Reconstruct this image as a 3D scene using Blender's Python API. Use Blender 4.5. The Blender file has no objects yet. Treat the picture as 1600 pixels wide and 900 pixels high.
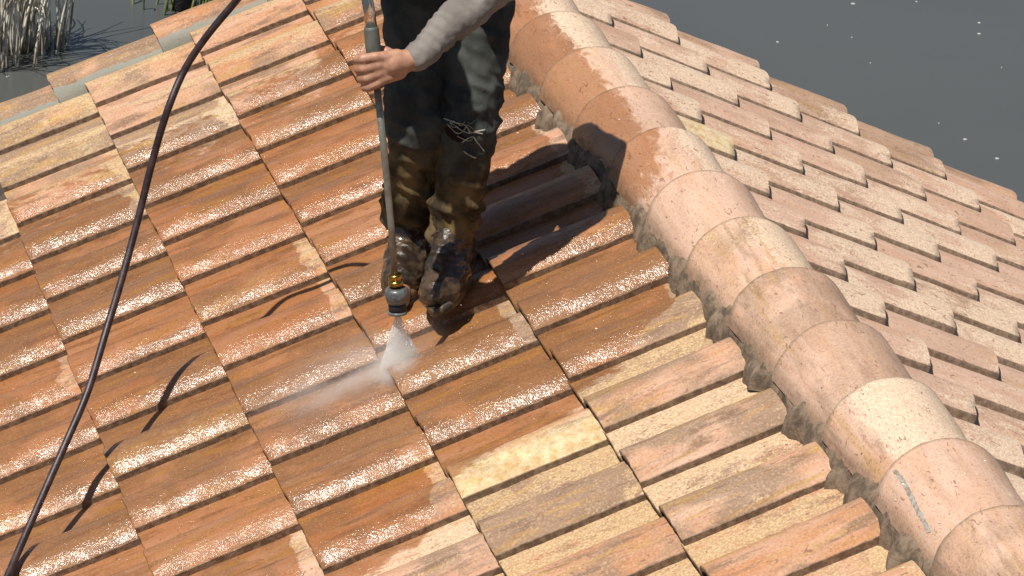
import bpy, bmesh, math, random
from mathutils import Vector, Matrix, noise
from mathutils.bvhtree import BVHTree
random.seed(7)
C = bpy.context.scene.collection
sc = bpy.context.scene

# ------------------------------------------------------------------ camera
CY, CP, CR = 0.29553, 0.37814, 0.07722
cy, sy, cp, sp, cr, sr = math.cos(CY), math.sin(CY), math.cos(CP), math.sin(CP), math.cos(CR), math.sin(CR)
FW = Vector((sy*cp, cy*cp, -sp)); _r = Vector((cy, -sy, 0)); _u = _r.cross(FW)
RT = _r*cr + _u*sr; UP = _u*cr - _r*sr
CAM = Vector((-2.962, -10.6122, 3.1717))
FOC = 5613.4
cam_d = bpy.data.cameras.new('camera'); cam = bpy.data.objects.new('camera', cam_d); C.objects.link(cam)
M3 = Matrix((RT, UP, -FW)).transposed()
cam.matrix_world = Matrix.Translation(CAM) @ M3.to_4x4()
cam_d.sensor_width = 36; cam_d.lens = FOC/1600*36; cam_d.clip_end = 1000; cam_d.clip_start = .1
sc.camera = cam
# ------------------------------------------------------------------ light
SUN = Vector((-.47, -.26, 1)).normalized()
world = bpy.data.worlds.new('World'); sc.world = world; world.use_nodes = True
nt = world.node_tree; bg = nt.nodes['Background']; sky = nt.nodes.new('ShaderNodeTexSky')
sky.sky_type = 'NISHITA'; sky.sun_disc = False
sky.sun_elevation = math.asin(SUN.z); sky.sun_rotation = math.atan2(SUN.x, SUN.y)
sky.air_density = 1.0; sky.dust_density = 1.0
nt.links.new(sky.outputs[0], bg.inputs[0]); bg.inputs[1].default_value = .05; sc.cycles.volume_bounces = 6
sd = bpy.data.lights.new('sun', 'SUN'); sd.energy = 5.0; sd.angle = math.radians(.5); sd.color = (1, .945, .86)
so = bpy.data.objects.new('sun', sd); C.objects.link(so)
so.rotation_euler = (-SUN).to_track_quat('-Z', 'Y').to_euler(); so.location = SUN*20
sc.view_settings.view_transform = 'Standard'; sc.view_settings.look = 'None'
sc.view_settings.gamma = 1; sc.view_settings.exposure = .20
sc.cycles.max_bounces = 6

# ------------------------------------------------------------------ helpers
TH = 0.461; W = .30; EXP = .3681; UL = .5373; UR = .4289; VR = -.4508
ct, st = math.cos(TH), math.sin(TH)
NL = Vector((-st, 0, ct)); NR = Vector((st, 0, ct))
def ray(x, y): return FW + RT*((x-800)/FOC) - UP*((y-450)/FOC)
def atY(x, y, Y):
    d = ray(x, y); return CAM + d*((Y-CAM.y)/d.y)
def atZ(x, y, Z):
    d = ray(x, y); return CAM + d*((Z-CAM.z)/d.z)
def onL(x, y, h=0):
    d = ray(x, y); return CAM + d*((h-CAM.dot(NL))/d.dot(NL))
def Lp(u, y, n=0): return Vector((-u*ct, y, -u*st)) + NL*n
def Rp(u, y, n=0): return Vector((u*ct, y, -u*st)) + NR*n
def sm(a, b, x):
    t = min(1, max(0, (x-a)/(b-a))); return t*t*(3-2*t)
def nz(p, s, off=0): return noise.noise(Vector((p[0]*s+off, p[1]*s+off*1.7, p[2]*s-off)))
def obj(name, me, mat=None, parent=None):
    if isinstance(me, bmesh.types.BMesh):
        m = bpy.data.meshes.new(name); me.to_mesh(m); me.free(); me = m
    o = bpy.data.objects.new(name, me); C.objects.link(o)
    if mat: 
        for mm in (mat if isinstance(mat, (list, tuple)) else [mat]): me.materials.append(mm)
    if parent: o.parent = parent
    return o
def smooth(o):
    for p in o.data.polygons: p.use_smooth = True
    return o
def tag(o, label=None, cat=None, group=None, kind=None):
    for k, v in (('label', label), ('category', cat), ('group', group), ('kind', kind)):
        if v: o[k] = v
    return o
def empty(name, loc, **k):
    o = bpy.data.objects.new(name, None); C.objects.link(o); o.location = loc; o.empty_display_size = .1
    return tag(o, **k)
def put(o, parent):   # parent keeping world-space mesh coordinates
    o.parent = parent; o.matrix_parent_inverse = Matrix.Translation(parent.location).inverted() if parent.type == 'EMPTY' else Matrix.Identity(4)
    return o
def catmull(P, n=12):
    P = [Vector(p) for p in P]; Q = [P[0]*2-P[1]] + P + [P[-1]*2-P[-2]]; out = []
    for i in range(1, len(Q)-2):
        for k in range(n):
            t = k/n; a, b, c, d = Q[i-1:i+3]
            out.append(.5*((2*b)+(c-a)*t+(2*a-5*b+4*c-d)*t*t+(3*b-a-3*c+d)*t**3))
    out.append(P[-1]); return out
def tube(bm, pts, rad, seg=12, caps=True):
    pts = [Vector(p) for p in pts]; rings = []
    t0 = (pts[1]-pts[0]).normalized(); nrm = t0.orthogonal().normalized()
    for i, p in enumerate(pts):
        t = (pts[min(i+1, len(pts)-1)]-pts[max(i-1, 0)])
        t = t.normalized() if t.length > 1e-9 else t0
        nrm = (nrm - t*nrm.dot(t)).normalized(); b = t.cross(nrm)
        r = rad[i] if isinstance(rad, (list, tuple)) else rad
        rings.append([bm.verts.new(p + (nrm*math.cos(a)+b*math.sin(a))*r) for a in [2*math.pi*k/seg for k in range(seg)]])
    for a, b in zip(rings, rings[1:]):
        for k in range(seg):
            f = bm.faces.new((a[k], a[(k+1) % seg], b[(k+1) % seg], b[k])); f.smooth = True
    if caps:
        bm.faces.new(rings[0][::-1]); bm.faces.new(rings[-1])
    return rings
def bone(bm, a, b, ra, rb, seg=20):
    a, b = Vector(a), Vector(b); d = (b-a); L = d.length; d.normalize(); pts = []; rs = []
    for k in range(7):
        an = math.pi/2*(1-k/6); pts.append(a-d*ra*math.sin(an)); rs.append(max(ra*math.cos(an), ra*.02))
    for k in range(7):
        an = math.pi/2*k/6; pts.append(b+d*rb*math.sin(an)); rs.append(max(rb*math.cos(an), rb*.02))
    tube(bm, pts, rs, seg)
def ball(bm, c, s, R=None):
    m = Matrix.Translation(Vector(c)) @ (R.to_4x4() if R else Matrix.Identity(4)) @ Matrix.Diagonal((*s, 1))
    bmesh.ops.create_uvsphere(bm, u_segments=24, v_segments=14, radius=1, matrix=m)
def fuse(bm, voxel, iters=6, disp=None):
    m = bpy.data.meshes.new('tmp'); bm.to_mesh(m); bm.free()
    o = bpy.data.objects.new('tmp', m); C.objects.link(o)
    md = o.modifiers.new('r', 'REMESH'); md.mode = 'VOXEL'; md.voxel_size = voxel
    if iters:
        s = o.modifiers.new('s', 'SMOOTH'); s.factor = .5; s.iterations = iters
    dg = bpy.context.evaluated_depsgraph_get()
    me = bpy.data.meshes.new_from_object(o.evaluated_get(dg))
    bpy.data.objects.remove(o); bpy.data.meshes.remove(m)
    if disp:
        nn = [v.normal.copy() for v in me.vertices]
        for v, n in zip(me.vertices, nn): v.co = v.co + n*disp(v.co, n)
    for p in me.polygons: p.use_smooth = True
    return me

# ------------------------------------------------------------------ node materials
class NT:
    def __init__(s, name):
        s.m = bpy.data.materials.new(name); s.m.use_nodes = True; s.t = s.m.node_tree
        s.b = s.t.nodes['Principled BSDF']
    def n(s, typ, **k):
        x = s.t.nodes.new(typ)
        for a, v in k.items(): setattr(x, a, v)
        return x
    def l(s, a, b): s.t.links.new(a, b)
    def val(s, v, sock):
        if isinstance(v, (int, float)): sock.default_value = v
        elif isinstance(v, tuple): sock.default_value = v if len(v) == len(sock.default_value) else (*v, 1)
        else: s.l(v, sock)
    def noise(s, vec, scale, detail=4, rough=.55, dist=0):
        x = s.n('ShaderNodeTexNoise'); s.l(vec, x.inputs['Vector']); x.inputs['Scale'].default_value = scale
        x.inputs['Detail'].default_value = detail; x.inputs['Roughness'].default_value = rough; x.inputs['Distortion'].default_value = dist
        return x.outputs[0]
    def ramp(s, f, a, b):
        x = s.n('ShaderNodeMapRange'); x.interpolation_type = 'SMOOTHSTEP'
        s.val(f, x.inputs[0]); s.val(a, x.inputs[1]); s.val(b, x.inputs[2]); return x.outputs[0]
    def math(s, op, a, b=0, clamp=False):
        x = s.n('ShaderNodeMath', operation=op, use_clamp=clamp); s.val(a, x.inputs[0]); s.val(b, x.inputs[1]); return x.outputs[0]
    def mix(s, f, a, b, blend='MIX'):
        x = s.n('ShaderNodeMix', data_type='RGBA', blend_type=blend); s.val(f, x.inputs[0]); s.val(a, x.inputs[6]); s.val(b, x.inputs[7]); return x.outputs[2]
    def mapv(s, vec, scale, loc=None):
        x = s.n('ShaderNodeMapping'); s.l(vec, x.inputs[0]); x.inputs['Scale'].default_value = scale
        if loc is not None: s.val(loc, x.inputs['Location'])
        return x.outputs[0]
    def bump(s, h, dist, strength=1, prev=None):
        x = s.n('ShaderNodeBump'); s.val(strength, x.inputs['Strength']); x.inputs['Distance'].default_value = dist
        s.l(h, x.inputs['Height'])
        if prev is not None: s.l(prev, x.inputs['Normal'])
        return x.outputs[0]
    def set(s, **k):
        for a, v in k.items(): s.val(v, s.b.inputs[a.replace('_', ' ')])
        return s.m

def tile_material():
    s = NT('terracotta_tile')
    tc = s.n('ShaderNodeTexCoord').outputs['Object']; oi = s.n('ShaderNodeObjectInfo')
    off = s.math('MULTIPLY', oi.outputs['Random'], 57.0)
    cv = s.n('ShaderNodeCombineXYZ'); s.l(off, cv.inputs[0]); s.l(off, cv.inputs[1]); s.l(off, cv.inputs[2])
    P = s.mapv(tc, (1, 1, 1), cv.outputs[0]); PS = s.mapv(tc, (1.6, 9, 9), cv.outputs[0]); PM = s.mapv(tc, (3, 6, 6), cv.outputs[0])
    sep = s.n('ShaderNodeSeparateColor'); s.l(oi.outputs['Color'], sep.inputs[0])
    tone, cream, yel = sep.outputs[0], sep.outputs[1], sep.outputs[2]
    wet = s.n('ShaderNodeAttribute', attribute_name='wet').outputs['Fac']
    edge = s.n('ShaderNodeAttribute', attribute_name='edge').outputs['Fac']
    big = s.noise(P, 5, 3); streak = s.noise(PS, 2.2, 5, .6, .4); med = s.noise(PM, 7, 6, .65, .6); fine = s.noise(P, 160, 3, .7); grit = s.noise(P, 420, 2, .6)
    t1 = s.math('ADD', s.math('MULTIPLY', tone, .9), s.math('MULTIPLY', s.ramp(streak, .38, .62), .35), True)
    crust = s.n('ShaderNodeAttribute', attribute_name='crust').outputs['Fac']; lich = s.n('ShaderNodeAttribute', attribute_name='lichen').outputs['Fac']
    grey = s.n('ShaderNodeAttribute', attribute_name='grey').outputs['Fac']
    r2_ = s.math('FRACT', s.math('MULTIPLY', oi.outputs['Random'], 7.13)); inv = s.math('SUBTRACT', 1, s.math('MULTIPLY', s.ramp(tone, .55, .95), .85))
    base = s.mix(t1, (.39, .158, .052), (.56, .375, .28))
    base = s.mix(s.math('MULTIPLY', s.math('MULTIPLY', s.ramp(s.math('ADD', big, s.math('MULTIPLY', s.math('SUBTRACT', r2_, .5), .34)), .42, .60), .85), inv), base, (.235, .160, .105))
    base = s.mix(s.math('MULTIPLY', s.ramp(s.noise(s.mapv(tc, (1.1, 11, 11), cv.outputs[0]), 2.6, 4, .6, .3), .52, .66), s.math('MULTIPLY', inv, .75)), base, (.40, .235, .065))
    base = s.mix(s.math('MULTIPLY', s.ramp(s.noise(PS, 3.3, 4, .6), .50, .66), s.math('MULTIPLY', inv, .75)), base, (.16, .10, .065))
    # fine sandy speckle of the fired clay
    base = s.mix(s.math('MULTIPLY', s.ramp(fine, .50, .70), .45), base, (.60, .42, .27))
    base = s.mix(s.math('MULTIPLY', s.ramp(fine, .48, .34), .35), base, (.22, .10, .06))
    # wetness breaks up along ragged edges
    wn = s.math('ADD', wet, s.math('MULTIPLY', s.math('SUBTRACT', s.noise(PM, 5, 6, .65, .8), .5), .9))
    wetm = s.ramp(wn, .36, .56)
    # pale crust left where the tile has dried
    thr = s.math('SUBTRACT', s.math('SUBTRACT', .73, s.math('MULTIPLY', cream, .26)), s.math('MULTIPLY', crust, .26))
    cm = s.math('ADD', s.math('ADD', s.math('MULTIPLY', med, .42), s.math('MULTIPLY', streak, .38)), s.math('MULTIPLY', fine, .20))
    creamm = s.ramp(cm, thr, s.math('ADD', thr, .15))
    spk = s.ramp(s.noise(s.mapv(tc, (5, 9, 9), cv.outputs[0]), 15, 3, .6, .5), .59, .64)
    creamm = s.math('MULTIPLY', creamm, s.math('SUBTRACT', 1, s.math('MULTIPLY', spk, .75)))
    creamc = s.mix(s.ramp(fine, .4, .65), s.mix(s.ramp(tone, .4, .8), (.40, .26, .135), (.56, .41, .295)), s.mix(s.ramp(tone, .4, .8), (.56, .41, .24), (.73, .58, .43)))
    creamd = s.math('MULTIPLY', creamm, s.math('SUBTRACT', .92, s.math('MULTIPLY', wetm, .80)))
    col = s.mix(creamd, base, creamc)
    # dark flakes where the crust has spalled
    fl = s.ramp(s.noise(s.mapv(tc, (3, 7, 7), cv.outputs[0]), 13, 2, .5, 1.2), .66, .675)
    col = s.mix(s.math('MULTIPLY', fl, .7), col, (.20, .095, .06))
    # lichen
    ly = s.math('MULTIPLY', s.ramp(s.math('ADD', s.math('ADD', s.math('MULTIPLY', s.noise(PM, 3.2, 5, .7, .5), .7), s.math('MULTIPLY', fine, .3)), s.math('MULTIPLY', s.math('MULTIPLY', yel, lich), .34)), .55, .98), s.ramp(yel, .02, .25))
    ycol = s.mix(s.ramp(s.noise(P, 45, 6, .8), .36, .62), (.48, .32, .11), (.70, .59, .36))
    col = s.mix(s.math('MULTIPLY', ly, .85), col, ycol)
    wcol = s.mix(.9, col, (.66, .50, .385), 'MULTIPLY')
    wcol = s.mix(.20, wcol, (.38, .15, .03))
    col = s.mix(s.math('MULTIPLY', s.ramp(s.math('ADD', grey, s.math('MULTIPLY', s.math('SUBTRACT', med, .5), .9)), .40, .62), .8), col, (.26, .29, .26))
    col = s.mix(wetm, col, wcol)
    # mottled darker brown on the side faces and butt ends
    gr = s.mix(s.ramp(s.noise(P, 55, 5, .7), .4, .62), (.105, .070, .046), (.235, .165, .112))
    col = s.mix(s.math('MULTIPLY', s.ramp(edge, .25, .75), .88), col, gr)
    film = s.ramp(s.noise(s.mapv(tc, (2.5, 5, 5), cv.outputs[0]), 9, 4, .6), .36, .60)
    rw = s.math('ADD', .16, s.math('MULTIPLY', film, .12))
    rough = s.math('ADD', s.math('MULTIPLY', wetm, s.math('SUBTRACT', rw, .82)), .82)
    s.val(s.math('SUBTRACT', .42, s.math('MULTIPLY', wetm, .30)), s.b.inputs['Specular IOR Level'])
    b1 = s.bump(med, .004, .35)
    b2 = s.bump(fine, .0016, .55, b1)
    b3 = s.bump(grit, .0009, s.math('ADD', .35, s.math('MULTIPLY', wetm, .45)), b2)
    # a thin water film: sharp droplets over the clay
    patch = s.math('ADD', .45, s.math('MULTIPLY', s.ramp(s.noise(P, 16, 3, .6), .35, .62), .55))
    bw = s.bump(s.noise(P, 135, 2, .6), .0042, patch, b1)
    s.l(bw, s.b.inputs['Coat Normal'])
    sheen = s.math('MULTIPLY', s.ramp(s.noise(s.mapv(tc, (4, 8, 8), cv.outputs[0]), 3.0, 4, .65, .5), .30, .50), s.math('ADD', .7, s.math('MULTIPLY', r2_, .3)))
    s.val(s.math('MULTIPLY', s.math('MULTIPLY', wetm, sheen), s.math('SUBTRACT', 1, s.math('MULTIPLY', edge, .5))), s.b.inputs['Coat Weight'])
    s.b.inputs['Coat Roughness'].default_value = .155; s.b.inputs['Coat IOR'].default_value = 1.5
    return s.set(Base_Color=col, Roughness=s.math('MAXIMUM', rough, .42), Normal=b3)
TILE = tile_material()

def simple(name, col, rough=.6, metal=0, c2=None, scale=20, bump=0, bscale=60, spec=.5, coat=0, det=5, lo=.42, hi=.6):
    s = NT(name); tc = s.n('ShaderNodeTexCoord').outputs['Object']
    c = col
    if c2: c = s.mix(s.ramp(s.noise(tc, scale, det, .62, .3), lo, hi), col, c2)
    if bump: s.l(s.bump(s.noise(tc, bscale, 5, .6), bump), s.b.inputs['Normal'])
    s.set(Base_Color=c, Roughness=rough, Metallic=metal, Coat_Weight=coat); s.b.inputs['Specular IOR Level'].default_value = spec
    return s.m

# ------------------------------------------------------------------ roof
H0 = Vector((0, -2.5, -4))
house = empty('tiled_house', H0, label='house whose gable roof of orange terracotta tiles is half wet and half dry', cat='house')
WALL = simple('stucco', (.55, .47, .38), .9, c2=(.45, .38, .30), bump=.004)
DECK = simple('roof_felt', (.045, .035, .03), .9, c2=(.08, .06, .045))
def slab(name, pts_top, th, mat, parent):
    bm = bmesh.new(); a = [bm.verts.new(p) for p in pts_top]; b = [bm.verts.new(Vector(p)-Vector((0, 0, th))) for p in pts_top]
    n = len(a); bm.faces.new(a); bm.faces.new(b[::-1])
    for i in range(n): bm.faces.new((a[i], b[i], b[(i+1) % n], a[(i+1) % n]))
    bmesh.ops.recalc_face_normals(bm, faces=bm.faces)
    return put(obj(name, bm, mat), parent)
YN, YF = -6.6, .10
slopeL = slab('roof_slope', [Lp(0, YN, -.085), Lp(0, YF+.10, -.085), Lp(2.6, YF+.10, -.085), Lp(2.6, YN, -.085)], .05, DECK, house)
slopeR = slab('roof_slope', [Rp(0, YN, -.085), Rp(0, YF-.05, -.085), Rp(3.3, YF-.05, -.085), Rp(3.3, YN, -.085)], .05, DECK, house)
tag(slopeL, label='left roof slope, hosed wet around the worker'); tag(slopeR, label='dry right roof slope beyond the ridge')
bm = bmesh.new()
prof = [(-2.1, -4), (2.7, -4), (2.7, -1.55), (0, -.19), (-2.1, -1.25)]
A = [bm.verts.new((x, -.15, z)) for x, z in prof]; B = [bm.verts.new((x, YN+.3, z)) for x, z in prof]
bm.faces.new(A); bm.faces.new(B[::-1])
for i in range(5): bm.faces.new((A[i], B[i], B[(i+1) % 5], A[(i+1) % 5]))
bmesh.ops.recalc_face_normals(bm, faces=bm.faces)
put(obj('wall', bm, WALL), house)

PROF = [(-.07, -.014), (-.02, -.0135), (.03, -.013), (.09, -.014), (.16, -.0165), (.24, -.019), (.32, -.0205), (.385, -.0205), (.425, -.0195), (.447, -.016), (.462, -.009), (.475, .001), (.488, .010), (.505, .0175),
        (.53, .0235), (.565, .0285), (.61, .0325), (.66, .0345), (.71, .0350), (.76, .0340), (.81, .0315), (.855, .0275), (.895, .0220), (.93, .0150), (.955, .0090), (.975, .0045), (1.0, .0025)]
PROFR = [(-.07, -.012), (-.02, -.0118), (.03, -.0115), (.09, -.012), (.16, -.0125), (.24, -.013), (.32, -.0135), (.385, -.0135), (.425, -.0135), (.432, -.012), (.436, -.006), (.440, .001), (.446, .0070), (.460, .0105),
        (.49, .0150), (.53, .0195), (.58, .0275), (.64, .0345), (.70, .0385), (.76, .0395), (.81, .0380), (.855, .0340), (.895, .0280), (.93, .0205), (.96, .0125), (.985, .004), (1.0, -.002)]
TT, TILT, TL = .014, .031, .42
NA = 20
def wetL(u, row):
    """how wet the left slope is at distance u below the ridge, row counted from the gable"""
    top = sm(-.4, 4.4, row + (.8 if u < .6 else 0))
    rb = 9.9 + (u-.4)*1.55
    w = top*(1-sm(-.35, .55, row-rb))
    return w
def make_tile(side, k, row, length=TL, uoff=0, yc=0):
    """one S-shaped pan tile; local x runs down the slope, y across, z off the slope"""
    rnd = random.Random((7 if side == 'L' else 991)+k*131+row*17)
    L = length; me = bpy.data.meshes.new('roof_tile'); vs = []; fs = []; ed = []; wt = []
    if side == 'L':
        ue = UL + (3-k)*EXP; org = Lp(ue, -(row-1)*W, .007); R = Matrix(((-ct, 0, -st), (0, -1, 0), (-st, 0, ct)))
    else:
        ue = UR + (k-1)*EXP; org = Rp(ue, VR-row*W-.432*W, .010); R = Matrix(((ct, 0, st), (0, 1, 0), (-st, 0, ct)))
    seed = rnd.random()*50; PF = PROF if side == 'L' else PROFR; cr_ = []; lc = []
    npf = len(PF); n1 = NA+2
    for j in range(n1):
        a = -L + L*min(j, NA)/NA
        drop = .003 if j == NA+1 else 0
        for i, (t, h) in enumerate(PF):
            y = t*W; q = (a, y, 0)
            z = h - TILT*(-a)/EXP - drop + nz(q, 9, seed)*.0016 + nz(q, 45, seed)*.0007
            aa = a
            if j >= NA-1: aa += nz((0, y, 0), 22, seed)*.0035 + nz((0, y, 0), 90, seed)*.002
            if j == NA+1: aa += .0022
            yy = y + (nz((a, 0, 0), 14, seed)*.0015 + nz((a, 0, 0), 70, seed)*.0011 if i > npf-4 else 0)
            vs.append((aa, yy, z))
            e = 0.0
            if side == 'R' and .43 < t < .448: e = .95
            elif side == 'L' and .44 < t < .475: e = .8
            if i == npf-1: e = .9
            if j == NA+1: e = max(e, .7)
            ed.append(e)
    top = len(vs)
    for j in range(n1):
        for i, (t, h) in enumerate(PF):
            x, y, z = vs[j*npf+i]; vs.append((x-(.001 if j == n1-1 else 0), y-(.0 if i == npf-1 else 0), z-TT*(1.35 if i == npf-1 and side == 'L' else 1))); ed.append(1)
    for j in range(n1-1):
        for i in range(npf-1):
            a = j*npf+i; fs.append((a, a+npf, a+npf+1, a+1)); b = a+top; fs.append((b, b+1, b+npf+1, b+npf))
        a = j*npf; fs.append((a, a+top, a+top+npf, a+npf)); a = j*npf+npf-1; fs.append((a, a+npf, a+npf+top, a+top))
    for i in range(npf-1):
        a = (n1-1)*npf+i; fs.append((a, a+top, a+top+1, a+1)); fs.append((i, i+1, i+1+top, i+top))
    me.from_pydata(vs, [], fs); rnd_end = rnd.random() < .30
    for v in vs:
        if side == 'L':
            u = ue + v[0]; r = row-1 + v[1]/W; wt.append(wetL(u, r) + nz((u, r*.3, 0), 6)*.15)
            t = v[1]/W; w_ = wt[-1]
            if r < 5: c_ = 1.0*math.exp(-((t-.64)/.17)**2)*sm(5.2, 3, r)
            else: c_ = (1-sm(.40, .47, t))*(1-min(1, max(0, w_))) + .12
            if r > 8 and 0 < t: wt[-1] += .62*math.exp(-((t-.52)/.055)**2)*sm(5.5, .5, r-(9.9+(u-.4)*1.55))
            if rnd_end: q_ = sm(-.31, -.345, v[0] + nz((t*3, seed, 0), 1.5)*.03); c_ += q_; wt[-1] -= .9*q_
            c_ *= .80+.5*nz((v[0]*.4, v[1], 0), 14, seed)
            cr_.append(c_); lc.append(sm(.5, .8, t))
        else: wt.append(0.0); cr_.append(.35+.5*nz((v[0], v[1], 0), 7, seed)+.4*sm(-.2, 0, v[0])); lc.append(.9)
    for nm, dd in (('crust', cr_), ('lichen', lc)): me.attributes.new(nm, 'FLOAT', 'POINT').data.foreach_set('value', dd)
    at = me.attributes.new('wet', 'FLOAT', 'POINT'); at.data.foreach_set('value', wt)
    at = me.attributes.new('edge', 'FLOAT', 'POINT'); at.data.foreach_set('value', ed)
    for p in me.polygons: p.use_smooth = True
    me.set_sharp_from_angle(angle=math.radians(55))
    o = obj('roof_tile', me, TILE)
    o.matrix_world = Matrix.Translation(org + Vector((0, rnd.uniform(-.002, .002), 0))) @ R.to_4x4() @ Matrix.Rotation(rnd.uniform(-.006, .006), 4, 'Z') @ Matrix.Rotation(rnd.uniform(-.003, .003), 4, 'Y')
    return o, rnd
def setpar(o, p):
    mw = o.matrix_world.copy(); o.parent = p; o.matrix_parent_inverse = (Matrix.Translation(p.location) if p.type == 'EMPTY' else Matrix.Translation(house.location)).inverted(); o.matrix_world = mw
def attach(o, p):
    o.parent = p
    o.matrix_parent_inverse = PW[p.name].inverted()
PW = {house.name: Matrix.Translation(H0), slopeL.name: Matrix.Identity(4), slopeR.name: Matrix.Identity(4)}

YEL = {('L', 2, 11): 1.0, ('L', 0, 8): .6, ('L', 1, 6): .45, ('R', 1, 4): 1.0, ('L', 1, 0): .35, ('L', 0, 0): .4, ('L', 0, 10): .3, ('L', 2, 3): .2, ('L', 3, 8): .3, ('L', 2, 9): .3, ('L', 0, 1): .35}
nL = {3: (-1, 15), 2: (-1, 15), 1: (0, 14), 0: (0, 13), -1: (2, 12), -2: (4, 12)}
for k, (r0, r1) in nL.items():
    for r in range(max(r0, 0), r1+1):
        o, rnd = make_tile('L', k, r, .378 if k == 3 else TL)
        dry = 1 - wetL(UL+(3-k)*EXP-.15, r-.3)
        cream = rnd.uniform(.30, .62)*dry + rnd.uniform(0, .18)
        if r <= 3: cream += .18
        o.color = (rnd.random()*.6, min(cream, 1), YEL.get(('L', k, r), 0 if rnd.random() < .8 else .15), 1)
        if YEL.get(('L', k, r), 0) >= .5: tag(o, label='roof tile crusted with yellow lichen')
        attach(o, slopeL)
for k, (r0, r1) in {1: (-1, 14), 2: (-1, 12), 3: (-1, 11), 4: (-1, 9), 5: (-1, 8), 6: (-1, 7), 7: (-1, 6)}.items():
    for r in range(r0, r1+1):
        o, rnd = make_tile('R', k, r)
        o.color = (.75+.25*rnd.random(), rnd.choice([.25, .35, .6, .75, .9]), YEL.get(('R', k, r), .18 if rnd.random() < .2 else 0), 1)
        if YEL.get(('R', k, r), 0) >= .5: tag(o, label='roof tile bleached pale yellow beside the ridge')
        attach(o, slopeR)

def arch(name, y0, y1, xl, xr, zb_l, zb_r, hgt, flare0, flare1, frame, parent, color, wetf, thick=.014, ny=18, nc=30, edgef=None, seed=0, power=1.0, crustf=lambda f, g: .3, greyf=lambda f: 0):
    """half-barrel cover tile running along local y; frame maps (x, y, z) to the world"""
    me = bpy.data.meshes.new(name); vs = []; ed = []; wt = []; fs = []; cr2 = []; gr2 = []
    o0 = frame(0, (y0+y1)/2, 0)
    X_ = (frame(0, y1, 0)-frame(0, y0, 0)).normalized(); Y_ = Vector((0, 0, 1)).cross(X_).normalized(); Q = Matrix((X_, Y_, X_.cross(Y_)))
    def P(y, f, inner):
        s = flare0 + (flare1-flare0)*(y-y0)/(y1-y0)
        a = math.pi*f; cx = (xl+xr)/2; hw = (xr-xl)/2
        tt = thick if inner else 0
        ca = math.cos(a); sa = max(0, math.sin(a))**power
        x = cx - ca*(hw*s - tt); zb = zb_l*(1-f)+zb_r*f
        z = zb + sa*(hgt*s - tt)
        return x, z
    for inner in (0, 1):
        for j in range(ny+1):
            y = y0+(y1-y0)*j/ny
            for i in range(nc+1):
                x, z = P(y, i/nc, inner); q = (x, y, z)
                if not inner:
                    z += nz(q, 8, seed)*.003+nz(q, 40, seed)*.0008; x += nz(q, 8, seed+9)*.003
                yy = y + (nz(q, 25, seed)*.004+nz(q, 80, seed)*.002 if j in (0, ny) else 0)
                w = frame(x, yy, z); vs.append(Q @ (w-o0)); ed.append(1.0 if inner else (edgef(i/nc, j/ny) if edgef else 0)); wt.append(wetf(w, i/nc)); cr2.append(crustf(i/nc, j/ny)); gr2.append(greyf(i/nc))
    N = (ny+1)*(nc+1)
    for j in range(ny):
        for i in range(nc):
            a = j*(nc+1)+i; b = a+nc+1
            fs.append((a, a+1, b+1, b)); fs.append((a+N, b+N, b+1+N, a+1+N))
        a = j*(nc+1); fs.append((a, a+nc+1, a+nc+1+N, a+N)); a += nc; fs.append((a, a+N, a+nc+1+N, a+nc+1))
    for i in range(nc):
        fs.append((i, i+N, i+1+N, i+1)); a = ny*(nc+1)+i; fs.append((a, a+1, a+1+N, a+N))
    me.from_pydata([tuple(v) for v in vs], [], fs)
    for nm, dd in (('crust', cr2), ('grey', gr2), ('wet', wt), ('lichen', [.7]*len(wt))): me.attributes.new(nm, 'FLOAT', 'POINT').data.foreach_set('value', dd)
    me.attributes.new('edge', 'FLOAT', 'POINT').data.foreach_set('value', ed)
    for p in me.polygons: p.use_smooth = True
    me.set_sharp_from_angle(angle=math.radians(50))
    o = obj(name, me, TILE); o.matrix_basis = Matrix.Translation(o0) @ Q.transposed().to_4x4(); o.color = color; attach(o, parent)
    return o
caps = []
for j in range(20):
    yf = -(-.20 + .333*j)   # far edge, lies over the cap beyond it
    rnd = random.Random(j*13+1)
    def wf(w, f, yf=yf): return sm(.62, .25, f)*sm(-2.75, -2.1, w.y)*.75 if yf > -3 else 0
    cr_ = .50 if yf > -2.6 else rnd.uniform(.35, .62)
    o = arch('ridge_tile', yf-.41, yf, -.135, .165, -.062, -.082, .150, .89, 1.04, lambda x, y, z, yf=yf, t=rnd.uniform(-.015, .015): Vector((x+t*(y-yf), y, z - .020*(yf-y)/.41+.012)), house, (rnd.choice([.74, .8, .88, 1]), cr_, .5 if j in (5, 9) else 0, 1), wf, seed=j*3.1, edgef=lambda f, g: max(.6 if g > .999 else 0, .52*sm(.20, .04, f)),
        crustf=lambda f, g, q=rnd.uniform(.25, .60), a=rnd.choice([.15, 1, 1]): a*(1.25*sm(q-.12, q+.12, f)*sm(1.02, .85, f)+.1))
    caps.append(o)
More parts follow.
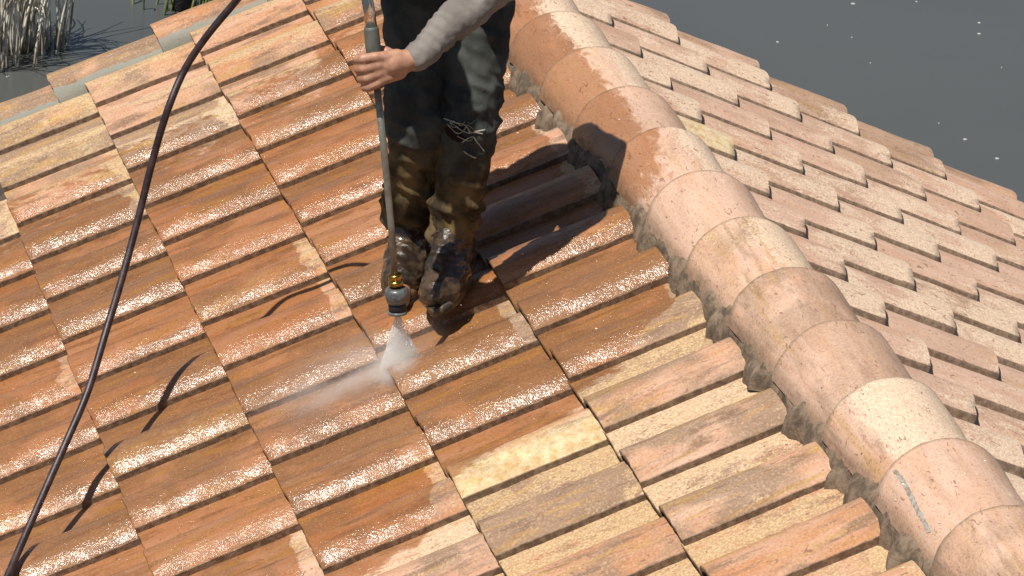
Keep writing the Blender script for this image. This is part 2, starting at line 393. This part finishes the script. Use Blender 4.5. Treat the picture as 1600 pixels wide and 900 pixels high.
# gable-edge cover tiles
for i, k in enumerate((3, 2, 1, 0, -1, -2)):
    ue = UL+(3-k)*EXP+.10; rnd = random.Random(90+i)
    o = arch('edge_tile', -.42, 0, .115, .30, -.03, -.05, .105, .93, 1.02, lambda x, y, z, ue=ue: Lp(ue+y, x, z+.030*(y)/.37+.02), slopeL, (.1+.3*rnd.random(), rnd.uniform(.1, .3), .2, 1), lambda w, f: 0, seed=40+i, greyf=lambda f: sm(.34, .10, f)*1.1, power=.8)
for i, k in enumerate((1, 2, 3, 4, 5, 6, 7)):
    ue = UR+(k-1)*EXP+.02; rnd = random.Random(120+i)
    o = arch('edge_tile', -.42, 0, .02, .17, -.035, -.06, .085, .93, 1.02, lambda x, y, z, ue=ue: Rp(ue+y, x, z+.030*(y)/.37+.01), slopeR, (.75, rnd.uniform(.1, .5), 0, 1), lambda w, f: 0, seed=60+i, power=.55)

# mortar bedding under the ridge tiles
MORT = NT('mortar'); tc = MORT.n('ShaderNodeTexCoord').outputs['Object']
mc = MORT.mix(MORT.ramp(MORT.noise(tc, 26, 6, .7, .4), .38, .62), (.085, .060, .040), (.215, .155, .105))
MORT = MORT.set(Base_Color=mc, Roughness=.8, Normal=MORT.bump(MORT.noise(tc, 45, 4, .6), .007, .7))
def mortar(side):
    bm = bmesh.new(); y0, y1 = -6.3, .15; ny = 900; nu = 22; g = []
    for j in range(ny+1):
        y = y0+(y1-y0)*j/ny; row = []
        fr = ((-y/W) % 1.0) if side == 'L' else ((y-VR)/W) % 1.0
        pan = 1-sm(.40, .50, fr) if side == 'L' else 1-sm(.40, .50, fr)
        lump = nz((y, 0, 3), 11)*.022+nz((y, 0, 5), 37)*.012
        ext = .174 + pan*(.016 if side == 'L' else .012) + lump*(.55+pan*1.1)
        for i in range(nu+1):
            f = i/nu; u = .05+(ext-.05)*f
            h = .034*(1-f**4) - .020*f**8 + (-.022*f**1.5*pan) - .010*(1-pan)*f + nz((u, y, 0), 18)*.013+nz((u, y, 2), 60)*.004
            if side == 'L' and 0: pass
            row.append(bm.verts.new((Lp if side == 'L' else Rp)(u, y, h)))
        g.append(row)
    for a, b in zip(g, g[1:]):
        for i in range(nu):
            f = bm.faces.new((a[i], a[i+1], b[i+1], b[i])); f.smooth = True
    o = obj('mortar_bedding', bm, MORT); attach(o, house); return o
mortar('L'); mortar('R')

# crumbs and pale chips lying on the tiles
GRIT = simple('chips', (.8, .76, .68), .8, c2=(.25, .15, .10), scale=.9, lo=.42, hi=.5)
dgv = bpy.context.evaluated_depsgraph_get()
def crumbs(pts, name='mortar_crumbs'):
    bm = bmesh.new()
    for p, s in pts:
        r = bmesh.ops.create_icosphere(bm, subdivisions=1, radius=1, matrix=Matrix.Translation(p) @ Matrix.Rotation(random.random()*6, 4, 'Z') @ Matrix.Diagonal((s*random.uniform(.6, 1.4), s, s*.45, 1)))
    o = obj(name, bm, GRIT); o['kind'] = 'stuff'; attach(o, house)
SC = None
def drop(p):
    ok, loc, n, i, ob, m = sc.ray_cast(dgv, p+Vector((0, 0, 1)), Vector((0, 0, -1)))
    return loc if ok else p
dgv.update()
pts = []
for _ in range(190):
    x = random.uniform(-1.7, .25); y = random.uniform(-4.9, -.2)
    if random.random() < .45: x = random.uniform(-.2, .16)
    pts.append((drop(Vector((x, y, .3))), random.choice([.0016, .002, .0028, .0035])))
for q in [(1283, 615), (1330, 705), (1347, 708), (1467, 828), (1155, 462), (1410, 775), (1125, 500), (870, 870)]:
    P = onL(*q, .05); pts.append((drop(P), .004))
crumbs(pts)
# smear of pale grey paint on one ridge tile
bm = bmesh.new(); prev = None
sp_ = [(1398, 735), (1410, 750), (1420, 768), (1428, 785), (1437, 803), (1447, 820), (1452, 832)]
bvhs = {}
def hitcam(x, y):
    d = ray(x, y).normalized(); ok, loc, n, i, ob, m = sc.ray_cast(dgv, CAM, d); return loc, n, ob
ps = catmull([Vector((a, b, 0)) for a, b in sp_], 6); last = None
for i, p in enumerate(ps):
    w = 5*(1-.4*abs(i/len(ps)-.4))*(.75+.5*noise.noise(Vector((i*.9, 0, 0))))
    l, n, ob = hitcam(p.x-w, p.y+w*.3); r_, n2, ob2 = hitcam(p.x+w, p.y-w*.3)
    cur = (bm.verts.new(l+n*.0012), bm.verts.new(r_+n2*.0012), bm.verts.new(l-n*.002), bm.verts.new(r_-n2*.002))
    if last:
        bm.faces.new((last[0], last[1], cur[1], cur[0])); bm.faces.new((last[0], cur[0], cur[2], last[2])); bm.faces.new((last[1], last[3], cur[3], cur[1]))
    last = cur
attach(obj('paint_smear', bm, simple('grey_paint', (.36, .36, .32), .6, c2=(.25, .2, .16), scale=60)), house)

# ------------------------------------------------------------------ water and shore
WZ = -4.0
s = NT('pond_water'); tc = s.n('ShaderNodeTexCoord').outputs['Object']
wn = s.noise(s.mapv(tc, (.8, 2.4, 1)), 1.6, 4, .5); w2 = s.noise(tc, .25, 3, .5)
wc = s.mix(s.ramp(w2, .35, .65), (.068, .073, .070), (.082, .086, .082))
s.b.inputs['IOR'].default_value = 1.33
WATER = s.set(Base_Color=wc, Roughness=.22, Normal=s.bump(wn, .010, .35))
bm = bmesh.new(); v = [bm.verts.new(p) for p in ((-300, -200, WZ), (300, -200, WZ), (300, 500, WZ), (-300, 500, WZ))]; bm.faces.new(v)
tag(obj('water', bm, WATER), kind='structure')
def clump(name, x, y, n, mat, hmin, hmax, spread, rad, lean, label, cat, seed, wz=WZ):
    rn = random.Random(seed); c = atZ(x, y, wz); bm = bmesh.new()
    for i in range(n):
        a = rn.gauss(0, spread); b = rn.gauss(0, spread*.5); h = rn.uniform(hmin, hmax); lx = rn.gauss(0, lean)*h; ly = rn.gauss(0, lean)*h
        P = [Vector((a, b, -.05)), Vector((a+lx*.25, b+ly*.25, h*.4)), Vector((a+lx*.7, b+ly*.7, h*.8)), Vector((a+lx*1.5, b+ly*1.5, h*rn.uniform(.75, 1.05)))]
        q = catmull(P, 4); m = len(q); tube(bm, q, [rad*rn.uniform(.7, 1.3)*(1-.8*(k/m)**2) for k in range(m)], 5)
    o = obj(name, bm, mat); o.location = c; return tag(o, label=label, cat=cat)
REED = simple('dry_reed', (.72, .68, .58), .7, c2=(.30, .25, .18), scale=5)
clump('dry_reeds', 18, 78, 120, REED, .4, 1.2, .15, .007, .16, 'clump of dry straw-coloured reeds standing in the grey water', 'reeds', 3)
clump('dry_reeds', -30, 105, 60, REED, .5, 1.1, .14, .007, .2, 'sparse dry reeds cut by the left edge above the roof', 'reeds', 5)
clump('green_rush', 322, 12, 60, simple('rush', (.10, .14, .045), .6, c2=(.22, .22, .08), scale=4), .15, .4, .16, .009, .3, 'small green rush plant growing beside the dark post', 'plant', 8)
bm = bmesh.new(); c = atZ(282, 14, WZ)
tube(bm, [Vector((0, 0, -.4)), Vector((.01, 0, .4)), Vector((0, .02, .9))], [.075, .07, .065], 12)
bmesh.ops.bevel(bm, geom=[e for e in bm.edges if len(e.link_faces) == 2 and e.calc_face_angle(0) > 1], offset=.01, segments=2)
o = obj('wooden_post', bm, simple('wet_wood', (.02, .018, .02), .7, c2=(.06, .045, .035), scale=12, bump=.01)); o.location = c
tag(o, label='short dark wooden post standing in the water beyond the roof', cat='post')
bm = bmesh.new()  # pale flecks: foam, plus water highlights modelled as small blobs
for q, w in [(a_, b_*.28) for a_, b_ in [((1530, 36), .045), ((1530, 53), .05), ((1333, 6), .06), ((1432, 3), .03), ((1293, 40), .02), ((1331, 59), .02), ((1360, 99), .02), ((1565, 106), .02), ((1467, 193), .02), ((1558, 248), .05), ((1508, 218), .05), ((12, 120), .04), ((1215, 66), .04)]]:
    bmesh.ops.create_uvsphere(bm, u_segments=10, v_segments=6, radius=1, matrix=Matrix.Translation(atZ(*q, WZ)+Vector((0, 0, .001))) @ Matrix.Diagonal((w, w*.35 if w > .03 else w, .006, 1)))
tag(obj('foam_and_glints', bm, simple('foam', (.36, .36, .35), .6)), label='scattered pale flecks of foam and modelled glints on the grey water', cat='foam', kind='stuff')

# ------------------------------------------------------------------ hose
HOSE = simple('hose_rubber', (.024, .014, .017), .42, c2=(.05, .03, .032), scale=40, bump=.0006, bscale=300)
def above(x, y, h):   # the point on this line of sight that is h above the left slope
    return onL(x, y, h*ct)
hp = [(470, -130, 1.18), (415, -55, 1.1), (370, 0, 1.0), (322, 58, .93), (288, 110, .86), (262, 172, .79), (240, 245, .68), (215, 345, .54), (190, 437, .43), (165, 520, .34), (137, 612, .26), (103, 692, .19), (62, 785, .12), (15, 893, .055), (-30, 1000, .03), (-50, 1130, .03)]
bm = bmesh.new(); hpts = catmull([above(*q) for q in hp], 12); tube(bm, hpts, .0096, 14)
tag(obj('pressure_hose', bm, HOSE), label='black rubber hose arching over the left slope from top to bottom left', cat='hose')

# ------------------------------------------------------------------ lance
STEEL = simple('brushed_steel', (.42, .41, .38), .33, .9, c2=(.30, .28, .24), scale=30)
DULL = simple('dull_tube', (.30, .29, .25), .42, .55, c2=(.22, .20, .16), scale=25)
CHROME = simple('chrome', (.65, .65, .66), .12, 1)
GRIPM = simple('grey_rubber', (.085, .09, .08), .6, c2=(.12, .12, .10), scale=30)
BRASS = simple('brass', (.60, .36, .08), .25, 1, c2=(.42, .24, .06), scale=60)
GUARD = simple('guard_plastic', (.13, .14, .14), .4, c2=(.06, .065, .065), scale=40, coat=.5)
BLK = simple('black_rubber', (.015, .015, .016), .5)
YL0 = -2.58
def lp(x, y):   # the lance stands nearly upright in front of the worker
    return atY(x, y, YL0 + (488-y)*.00012)
lance = empty('pressure_washer_lance', lp(618, 488), label='steel pressure washer lance held upright with brass nozzle fitting above the spray', cat='spray lance')
def lpart(name, pts, rads, mat, seg=18):
    bm = bmesh.new(); tube(bm, pts, rads, seg); o = obj(name, bm, mat); return put(o, lance)
lpart('tube', [lp(588.5, 130), lp(600, 235), lp(611, 350), lp(617, 430)], [.0088, .0088, .0085, .0085], DULL)
g0, g1 = lp(579.5, 40), lp(590, 138)
lpart('grip', [g0.lerp(g1, t) for t in (0, .02, .06, .5, .94, .98, 1)], [.010, .0165, .0185, .0195, .0185, .0165, .010], GRIPM)
lpart('upper_tube', [lp(560, -150), lp(574, 0), lp(580, 41)], [.0145, .0145, .0145], CHROME)
n0, n1 = lp(617, 426), lp(619.5, 452)
lpart('nozzle_fitting', [n0.lerp(n1, t) for t in (0, .08, .12, .35, .38, .48, .50, .72, .75, 1)], [.009, .015, .0185, .0185, .0145, .0145, .0195, .0195, .015, .015], BRASS, 12)
n0, n1 = lp(619.5, 449), lp(621.5, 491)
lpart('nozzle_guard', [n0.lerp(n1, t) for t in (0, .02, .10, .30, .55, .57)], [.013, .025, .030, .0305, .026, .017], GUARD, 20)
lpart('nozzle_tip', [n0.lerp(n1, t) for t in (.5, .55, .85, .9)], [.015, .0225, .0225, .015], BLK, 20)
lpart('nozzle_rim', [n0.lerp(n1, t) for t in (.86, .88, .97, 1)], [.018, .0245, .0245, .019], GUARD, 20)
# trigger handle above the frame
g0, g1 = lp(558, -165), lp(548, -235)
lpart('trigger_handle', [g0, g0.lerp(g1, .1), g0.lerp(g1, .9), g1], [.014, .022, .020, .012], BLK)
NOZ = lp(621.5, 492)

# ------------------------------------------------------------------ person
SKIN = NT('skin'); tc = SKIN.n('ShaderNodeTexCoord').outputs['Object']
SKIN = SKIN.set(Base_Color=SKIN.mix(SKIN.ramp(SKIN.noise(tc, 40, 4), .35, .65), (.36, .18, .11), (.46, .25, .165)), Roughness=.48, Subsurface_Weight=.05, Normal=SKIN.bump(SKIN.noise(tc, 220, 4), .001, .5))
P3 = Vector
ankR, ankL = onL(712, 425, .07)+Vector((0, .05, .04)), onL(643, 410, .07)+Vector((0, .05, .04))
toeR, toeL = onL(690, 462, .065), onL(622, 468, .065)
kneeR, kneeL = atY(730, 205, -2.26), atY(652, 205, -2.22)
hipR, hipL = atY(748, -60, -2.12), atY(655, -60, -2.10)
pel = (hipR+hipL)/2 + Vector((0, .02, .06))
back = pel + Vector((.05, -.19, .13)); chest = pel + Vector((-.16, -.14, .34)); neck = pel + Vector((-.40, -.30, .42)); head = neck + Vector((-.10, -.13, .10))
shR = neck + Vector((.24, .08, .0)); shL = neck + Vector((-.18, .03, -.06))
elb = atY(782, -30, -2.46); wri = atY(648, 92, -2.55)
elbL = (shL + lp(560, -165))/2 + Vector((-.10, .03, -.02)); wriL = lp(560, -165) + Vector((-.02, .05, .05))
person = empty('person', (ankR+ankL)/2 - Vector((0, 0, .1)), label='worker in torn wet work trousers and muddy boots holding the lance', cat='person')
# hand frame
lh = lp(584, 105); ldir = (lp(590, 138)-lp(579, 70)).normalized()
toc = (CAM-lh).normalized(); toc = (toc - ldir*toc.dot(ldir)).normalized(); lef = ldir.cross(toc).normalized()
if lef.dot(RT) > 0: lef = -lef
def H(l, d, c): return lh + lef*l + ldir*d + toc*c
bm = bmesh.new()
for a, b, ra, rb in [(hipR, kneeR, .075, .052), (kneeR, ankR, .052, .035), (ankR, toeR, .036, .03), (hipL, kneeL, .075, .052), (kneeL, ankL, .052, .035), (ankL, toeL, .036, .03),
                     (hipR, pel, .085, .10), (hipL, pel, .085, .10), (pel, back, .11, .11), (back, chest, .11, .11), (chest, neck, .12, .06), (neck, head, .055, .06),
                     (chest, shR, .10, .06), (chest, shL, .10, .06), (shR, elb, .05, .04), (elb, wri, .042, .028), (shL, elbL, .05, .04), (elbL, wriL, .04, .028)]:
    bone(bm, a, b, ra, rb)
fd = Vector((-.1, -.85, -.45)).normalized()
ball(bm, head+Vector((0, -.02, .05)), (.078, .098, .112)); ball(bm, head+fd*.06+Vector((0, 0, .0)), (.055, .05, .07))
bone(bm, head+fd*.10+Vector((0, 0, .05)), head+fd*.13+Vector((0, 0, .015)), .010, .015)   # nose
bone(bm, head+fd*.095+Vector((-.02, 0, -.02)), head+fd*.095+Vector((.02, 0, -.02)), .009, .009)   # lips
for s_ in (-1, 1): ball(bm, head+Vector((.078*s_, .0, .03)), (.012, .022, .032))
# right palm and fingers around the lance
bone(bm, wri, H(-.045, -.004, .012), .028, .030)
for d in (-.030, -.010, .010, .028): bone(bm, H(-.060, d*.7, .010), H(-.014, d, .024), .019, .0135)
bone(bm, H(-.07, .0, .0), H(-.03, .012, -.002), .026, .022)
fr_ = [(-.032, .0132), (-.011, .0136), (.010, .0132), (.030, .0118)]
for i, (d, r) in enumerate(fr_):
    k = [1, 1.06, .98, .84][i]; dd = d + .004*i
    P = [H(-.012, d, .026), H(.022*k, dd-.002, .030), H(.036*k, dd+.003, .008), H(.022, dd+.006, -.017), H(.004, dd+.007, -.026)]
    for a, b, q in zip(P, P[1:], (1, .97, .92, .86)): bone(bm, a, b, r*q, r*q*.97, 14)
P = [H(-.055, -.015, -.005), H(-.034, -.030, -.018), H(-.008, -.036, -.032), H(.014, -.032, -.032)]
for a, b, r, q in zip(P, P[1:], (.017, .0135, .012), (.0135, .012, .010)): bone(bm, a, b, r, q, 14)
# left hand high on the lance
tl = lp(560, -165)
for d in (-.03, -.01, .01, .03):
    dz = ldir*d; bone(bm, wriL, tl+Vector((-.03, .03, 0))+dz, .02, .012); bone(bm, tl+Vector((-.03, .03, 0))+dz, tl+Vector((-.025, -.025, 0))+dz, .011, .010); bone(bm, tl+Vector((-.025, -.025, 0))+dz, tl+Vector((.02, -.028, 0))+dz, .010, .009)
bone(bm, wriL, tl+Vector((.025, .025, -.03)), .018, .011)
body = obj('body', fuse(bm, .0042, 3), SKIN); put(body, person)

# clothing
def cloth_mat(name, c1, c2, rough=.9, mud=None, wetz=None, bump=.0012):
    s = NT(name); tc = s.n('ShaderNodeTexCoord').outputs['Object']; geo = s.n('ShaderNodeNewGeometry').outputs['Position']
    col = s.mix(s.ramp(s.noise(tc, 9, 5, .6, .4), .38, .64), c1, c2)
    weave = s.noise(s.mapv(tc, (1, 1, .5)), 900, 2, .5)
    r = rough
    if mud:
        z = s.n('ShaderNodeSeparateXYZ'); s.l(geo, z.inputs[0])
        lev = s.math('ADD', s.math('MULTIPLY', z.outputs[2], -1), s.math('MULTIPLY', s.noise(tc, 7, 5, .65, .6), .42))
        mm = s.ramp(lev, mud[0], mud[1]); mcol = s.mix(s.ramp(s.noise(tc, 13, 4, .55), .36, .66), (.030, .020, .009), (.165, .112, .046))
        col = s.mix(mm, col, mcol); wm = s.ramp(lev, mud[1], mud[1]+.28)
        r = s.math('SUBTRACT', rough, s.math('MULTIPLY', wm, rough-.30)); s.val(s.math('MULTIPLY', wm, .5), s.b.inputs['Coat Weight']); s.b.inputs['Coat Roughness'].default_value = .18
        col = s.mix(s.math('MULTIPLY', wm, .55), col, (.02, .013, .007))
    s.b.inputs['Specular IOR Level'].default_value = .3
    return s.set(Base_Color=col, Roughness=r, Normal=s.bump(s.noise(tc, 60, 5, .6), .003, .5, s.bump(weave, bump, .6)))
TROU = cloth_mat('work_trousers', (.028, .031, .029), (.066, .071, .064), mud=(.02, .24))
SHIRT = cloth_mat('grey_jersey', (.175, .155, .14), (.235, .21, .19), .95)
footz = ankR.z - .1
def fold(co, n):
    z = co.z-footz
    low = sm(.42, .05, z); kn = math.exp(-((z-.48)/.10)**2)
    q = Vector((co.x*7, co.y*7, co.z*22+co.x*9))
    r = 1-abs(noise.noise(q))*2.4; q2 = Vector((co.x*14+3, co.y*14, co.z*9-co.x*18)); r2 = 1-abs(noise.noise(q2))*2.2
    q3 = Vector((co.x*20, co.y*16, co.z*34+co.x*30)); r3 = 1-abs(noise.noise(q3))*3
    return (.005+.014*low+.008*kn)*r + (.003+.004*low)*r2 + noise.noise(co*5)*.008 + .0035*r3*(.35+low+kn)
bm = bmesh.new()
def leg(hip, knee, ank, hem):
    mid = knee.lerp(ank, .5); m2 = hip.lerp(knee, .5)
    bone(bm, hip, m2, .097, .083); bone(bm, m2, knee, .083, .070); bone(bm, knee, mid, .070, .062); bone(bm, mid, hem, .061, .055)
hemR = ankR+Vector((.0, .02, .065)); hemL = ankL+Vector((0, .02, .075))
leg(hipR, kneeR, ankR, hemR); leg(hipL, kneeL, ankL, hemL)
bone(bm, hipR+Vector((.0, .03, .02)), hipL+Vector((0, .03, .02)), .11, .11); bone(bm, pel, pel+Vector((0, -.03, .09)), .13, .125)
trou = obj('trousers', fuse(bm, .0065, 2, fold), TROU); put(trou, person)
def sfold(co, n):
    q = Vector((co.x*34+co.z*14, co.y*20, co.z*30-co.x*22)); q2 = Vector((co.x*12, co.y*12, co.z*12))
    al = (wri-elb).normalized(); t = (co-elb).dot(al); wr = noise.noise(Vector((t*48+co.x*8, co.y*9, co.z*6)))
    return .0022*(1-abs(noise.noise(q))*2.2) + .008*noise.noise(q2) + .0024*(1-abs(wr)*3)*sm(.30, .12, abs(t-.22))
bm = bmesh.new()
w2 = wri.lerp(elb, .03)
bone(bm, elb, w2, .058, .034); bone(bm, shR, elb, .066, .056); bone(bm, shL, elbL, .066, .055); bone(bm, elbL, wriL.lerp(elbL, .1), .055, .036)
bone(bm, pel+Vector((.04, 0, .05)), back, .135, .135); bone(bm, back, chest, .135, .115); bone(bm, chest, neck.lerp(chest, .25), .125, .085); bone(bm, chest, shR, .10, .07); bone(bm, chest, shL, .12, .075)
shirt = obj('shirt', fuse(bm, .006, 2, sfold), SHIRT); put(shirt, person)
bm = bmesh.new(); ball(bm, head+Vector((0, .015, .07)), (.088, .105, .10))
hair = obj('hair', fuse(bm, .006, 1, lambda c, n: .006*noise.noise(c*40)), simple('dark_hair', (.015, .011, .008), .6)); put(hair, person)
# boots
BOOT = simple('muddy_leather', (.022, .014, .009), .30, c2=(.075, .046, .024), scale=22, bump=.004, bscale=50, coat=.5)
SOLE = simple('boot_sole', (.03, .022, .015), .5, c2=(.10, .065, .03), scale=30, bump=.004)
LACE = simple('boot_lace', (.05, .035, .02), .6)
def boot(ank, toe, seed):
    d = (toe-ank); d = (d-NL*d.dot(NL)).normalized(); sd_ = NL.cross(d).normalized()
    base = ank - NL*(ank.dot(NL)-.040)          # point on the tile tops under the ankle
    def B(f, s_, h): return base + d*f*1.08 + sd_*s_*1.12 + NL*h*1.0
    bm = bmesh.new()
    bone(bm, B(-.03, 0, .045), B(.07, 0, .055), .050, .053); bone(bm, B(.07, 0, .052), B(.145, 0, .044), .053, .046)
    bone(bm, B(.06, .014, .04), B(.14, .012, .035), .044, .042); bone(bm, B(.06, -.014, .04), B(.14, -.012, .035), .044, .042)
    bone(bm, B(-.01, 0, .06), ank+Vector((0, .02, .12)), .050, .055); bone(bm, B(.05, 0, .08), ank+Vector((0, .0, .06)), .036, .044)
    me = fuse(bm, .005, 3, lambda c, n: .004*(1-abs(noise.noise(Vector((c.x*25, c.y*25, c.z*60+seed))))*2))
    # flatten the bottom onto the sole
    for v in me.vertices:
        h = (v.co-base).dot(NL)
        if h < .018: v.co += NL*(.018-h)
    o = obj('boot', me, BOOT); put(o, person)
    bm = bmesh.new(); ring = []
    outl = []
    for i in range(40):
        a = 2*math.pi*i/40; f = .062+.135*math.cos(a); w_ = .046*math.sin(a)*(1+.16*math.cos(a))*(1-.10*math.exp(-((f-.02)/.04)**2)); outl.append((f, w_))
    lo = [bm.verts.new(B(f, w_, 0)) for f, w_ in outl]; mi = [bm.verts.new(B(.062+(f-.062)*1.03, w_*1.05, .012)) for f, w_ in outl]; hi = [bm.verts.new(B(f, w_, .026)) for f, w_ in outl]
    for A_, B_ in ((lo, mi), (mi, hi)):
        for i in range(40): bm.faces.new((A_[i], A_[(i+1) % 40], B_[(i+1) % 40], B_[i])).smooth = True
    bm.faces.new(lo[::-1]); bm.faces.new(hi); bmesh.ops.recalc_face_normals(bm, faces=bm.faces)
    so_ = obj('sole', bm, SOLE); so_.parent = o
    bm = bmesh.new()
    for i in range(4):
        f = .075-.02*i; h = .095+.014*i
        tube(bm, catmull([B(f, -.03, h-.012), B(f+.004, 0, h+.003), B(f-.004, .03, h-.012)], 5), .003, 6)
    la = obj('laces', bm, LACE); la.parent = o
boot(ankR, toeR, 1); boot(ankL, toeL, 5)
# torn knee with loose threads
bpy.context.view_layer.update()
bv = BVHTree.FromObject(trou, bpy.context.evaluated_depsgraph_get())
def ontr(x, y, off):
    o_ = trou.matrix_world.inverted() @ CAM; d = ray(x, y).normalized(); h = bv.ray_cast(o_, d)
    return (h[0]+h[1]*off) if h[0] else None
THR = simple('loose_threads', (.46, .43, .33), .9, c2=(.28, .25, .17), scale=50)
bm = bmesh.new(); rn = random.Random(4)
def thread(pts, r):
    q = [ontr(*p, .003) for p in pts]; q = [p for p in q if p]
    if len(q) > 2: tube(bm, catmull(q, 4), r, 6)
thread([(692, 186), (702, 189), (715, 192), (727, 196), (735, 206), (745, 205), (757, 204)], .0019)
thread([(700, 195), (708, 202), (716, 208), (724, 205), (730, 196)], .0014)
thread([(703, 192), (712, 197), (720, 203), (731, 208), (742, 206), (754, 208)], .0013)
thread([(722, 222), (730, 216), (738, 214), (744, 220), (750, 228), (756, 238)], .0016)
thread([(716, 212), (724, 216), (733, 219), (738, 215)], .0012)
thread([(724, 236), (730, 240), (738, 244), (743, 246)], .0017)
for _ in range(7):
    x = rn.uniform(698, 735); y = rn.uniform(190, 214); thread([(x, y), (x+rn.uniform(2, 6), y+rn.uniform(-6, 6)), (x+rn.uniform(6, 14), y+rn.uniform(-7, 9))], .0009)
th_ = obj('loose_threads', bm, THR); put(th_, person)
bm = bmesh.new()
outl = [(695, 190), (708, 191), (722, 197), (732, 206), (730, 216), (718, 222), (708, 219), (700, 212), (695, 203)]
ce = ontr(713, 206, .0015)
pv = [bm.verts.new(ontr(x, y, .0016)) for x, y in outl]; mv = [bm.verts.new(ontr(713+(x-713)*.5, 206+(y-206)*.5, .0018)) for x, y in outl]; cv_ = bm.verts.new(ce)
for i in range(len(pv)):
    j = (i+1) % len(pv); bm.faces.new((pv[i], pv[j], mv[j], mv[i])); bm.faces.new((mv[i], mv[j], cv_))
bmesh.ops.solidify(bm, geom=bm.faces[:], thickness=.0015)
put(obj('knee_tear', bm, simple('tear_dark', (.035, .014, .016), .9)), person)

# ------------------------------------------------------------------ water spray
hit = onL(628, 572, .02)
ax = (hit-NOZ); Ls = ax.length; ax.normalize(); side_ = (RT - ax*RT.dot(ax)).normalized(); dep = ax.cross(side_)
bm = bmesh.new(); rg = []
for j in range(10):
    t = j/9; hw = .006+.052*t; dw = .006+.022*t; c = NOZ+ax*Ls*t*1.02
    rg.append([bm.verts.new(c+side_*hw*math.cos(a)+dep*dw*math.sin(a)) for a in [2*math.pi*k/20 for k in range(20)]])
for a, b in zip(rg, rg[1:]):
    for k in range(20): bm.faces.new((a[k], a[(k+1) % 20], b[(k+1) % 20], b[k]))
bm.faces.new(rg[0][::-1]); bm.faces.new(rg[-1])
bmesh.ops.recalc_face_normals(bm, faces=bm.faces)
def vol(name, dens, scale, falloff=None):
    m = bpy.data.materials.new(name); m.use_nodes = True; t = m.node_tree; t.nodes.clear()
    out = t.nodes.new('ShaderNodeOutputMaterial'); pv_ = t.nodes.new('ShaderNodeVolumePrincipled'); t.links.new(pv_.outputs[0], out.inputs['Volume'])
    pv_.inputs['Color'].default_value = (1, .985, .96, 1); pv_.inputs['Anisotropy'].default_value = .2
    tc = t.nodes.new('ShaderNodeTexCoord'); no = t.nodes.new('ShaderNodeTexNoise'); no.inputs['Scale'].default_value = scale; no.inputs['Detail'].default_value = 3
    mr = t.nodes.new('ShaderNodeMapRange'); mr.inputs[1].default_value = .38; mr.inputs[2].default_value = .66; mr.inputs[3].default_value = 0; mr.inputs[4].default_value = dens
    t.links.new(tc.outputs['Object'], no.inputs['Vector']); t.links.new(no.outputs[0], mr.inputs[0]); last = mr.outputs[0]
    if falloff:
        ln = t.nodes.new('ShaderNodeVectorMath'); ln.operation = 'LENGTH'; t.links.new(tc.outputs['Object'], ln.inputs[0])
        m2 = t.nodes.new('ShaderNodeMapRange'); m2.interpolation_type = 'SMOOTHSTEP'; m2.inputs[1].default_value = 1; m2.inputs[2].default_value = .1; t.links.new(ln.outputs['Value'], m2.inputs[0])
        mu = t.nodes.new('ShaderNodeMath'); mu.operation = 'MULTIPLY'; t.links.new(last, mu.inputs[0]); t.links.new(m2.outputs[0], mu.inputs[1]); last = mu.outputs[0]
    t.links.new(last, pv_.inputs['Density']); return m
spray = obj('water_spray', bm, vol('spray_jet', 130, 16)); tag(spray, label='white fan of water spray blasting down from the lance nozzle', cat='spray', kind='stuff')
def mist(c, s_, dens, rot=0):
    bm = bmesh.new(); bmesh.ops.create_uvsphere(bm, u_segments=24, v_segments=14, radius=1)
    o = obj('mist', bm, vol('mist_vol', dens, 2.4, True)); o.matrix_world = Matrix.Translation(c) @ Matrix.Rotation(rot, 4, 'Y') @ Matrix.Diagonal((*s_, 1)); return o
a = mist(onL(615, 578, .03), (.085, .09, .055), 70, -TH); tag(a, label='dense white burst of mist where the jet hits the tiles', cat='mist', kind='stuff')
a = mist(onL(540, 592, .05), (.32, .20, .08), 11.0, -TH); tag(a, label='thin veil of mist drifting left over the wet tiles', cat='mist', kind='stuff')
ICO = [(0, 0, 1), (0, 0, -1), (1, 0, 0), (-1, 0, 0), (0, 1, 0), (0, -1, 0)]; ICF = [(0, 2, 4), (0, 4, 3), (0, 3, 5), (0, 5, 2), (1, 4, 2), (1, 3, 4), (1, 5, 3), (1, 2, 5)]
def bead(bm, m):
    v = [bm.verts.new(m @ Vector(c)) for c in ICO]
    for f in ICF: bm.faces.new([v[i] for i in f]).smooth = True
# droplets thrown up around the jet
bm = bmesh.new(); rn = random.Random(12)
for _ in range(260):
    a = rn.uniform(0, 2*math.pi); r = abs(rn.gauss(0, .09)); p = hit + Lp(-math.cos(a)*r*1.3, math.sin(a)*r, 0) + NL*abs(rn.gauss(0, .035))*math.exp(-r*3)+Vector((-.04, 0, 0))
    q = rn.uniform(.0005, .0013); bead(bm, Matrix.Translation(p) @ Matrix.Scale(q, 4))
for _ in range(800):   # the fan of the jet itself, broken into fine drops
    t = rn.random()**.6; w_ = rn.uniform(-1, 1); p = NOZ+ax*Ls*t+side_*w_*(.006+.048*t)+dep*rn.gauss(0, .4)*(.006+.02*t)
    q = rn.uniform(.0005, .0011); m_ = Matrix((side_*q, dep*q, ax*q*rn.uniform(1.5, 5))).transposed().to_4x4()
    bead(bm, Matrix.Translation(p) @ m_)
DR = NT('droplet').set(Base_Color=(.9, .92, .95), Roughness=.2)
tag(obj('water_droplets', bm, DR), label='tiny droplets flying off the tiles around the jet', cat='droplets', kind='stuff')
# the tile that the jet plays on has splintered mortar beside it
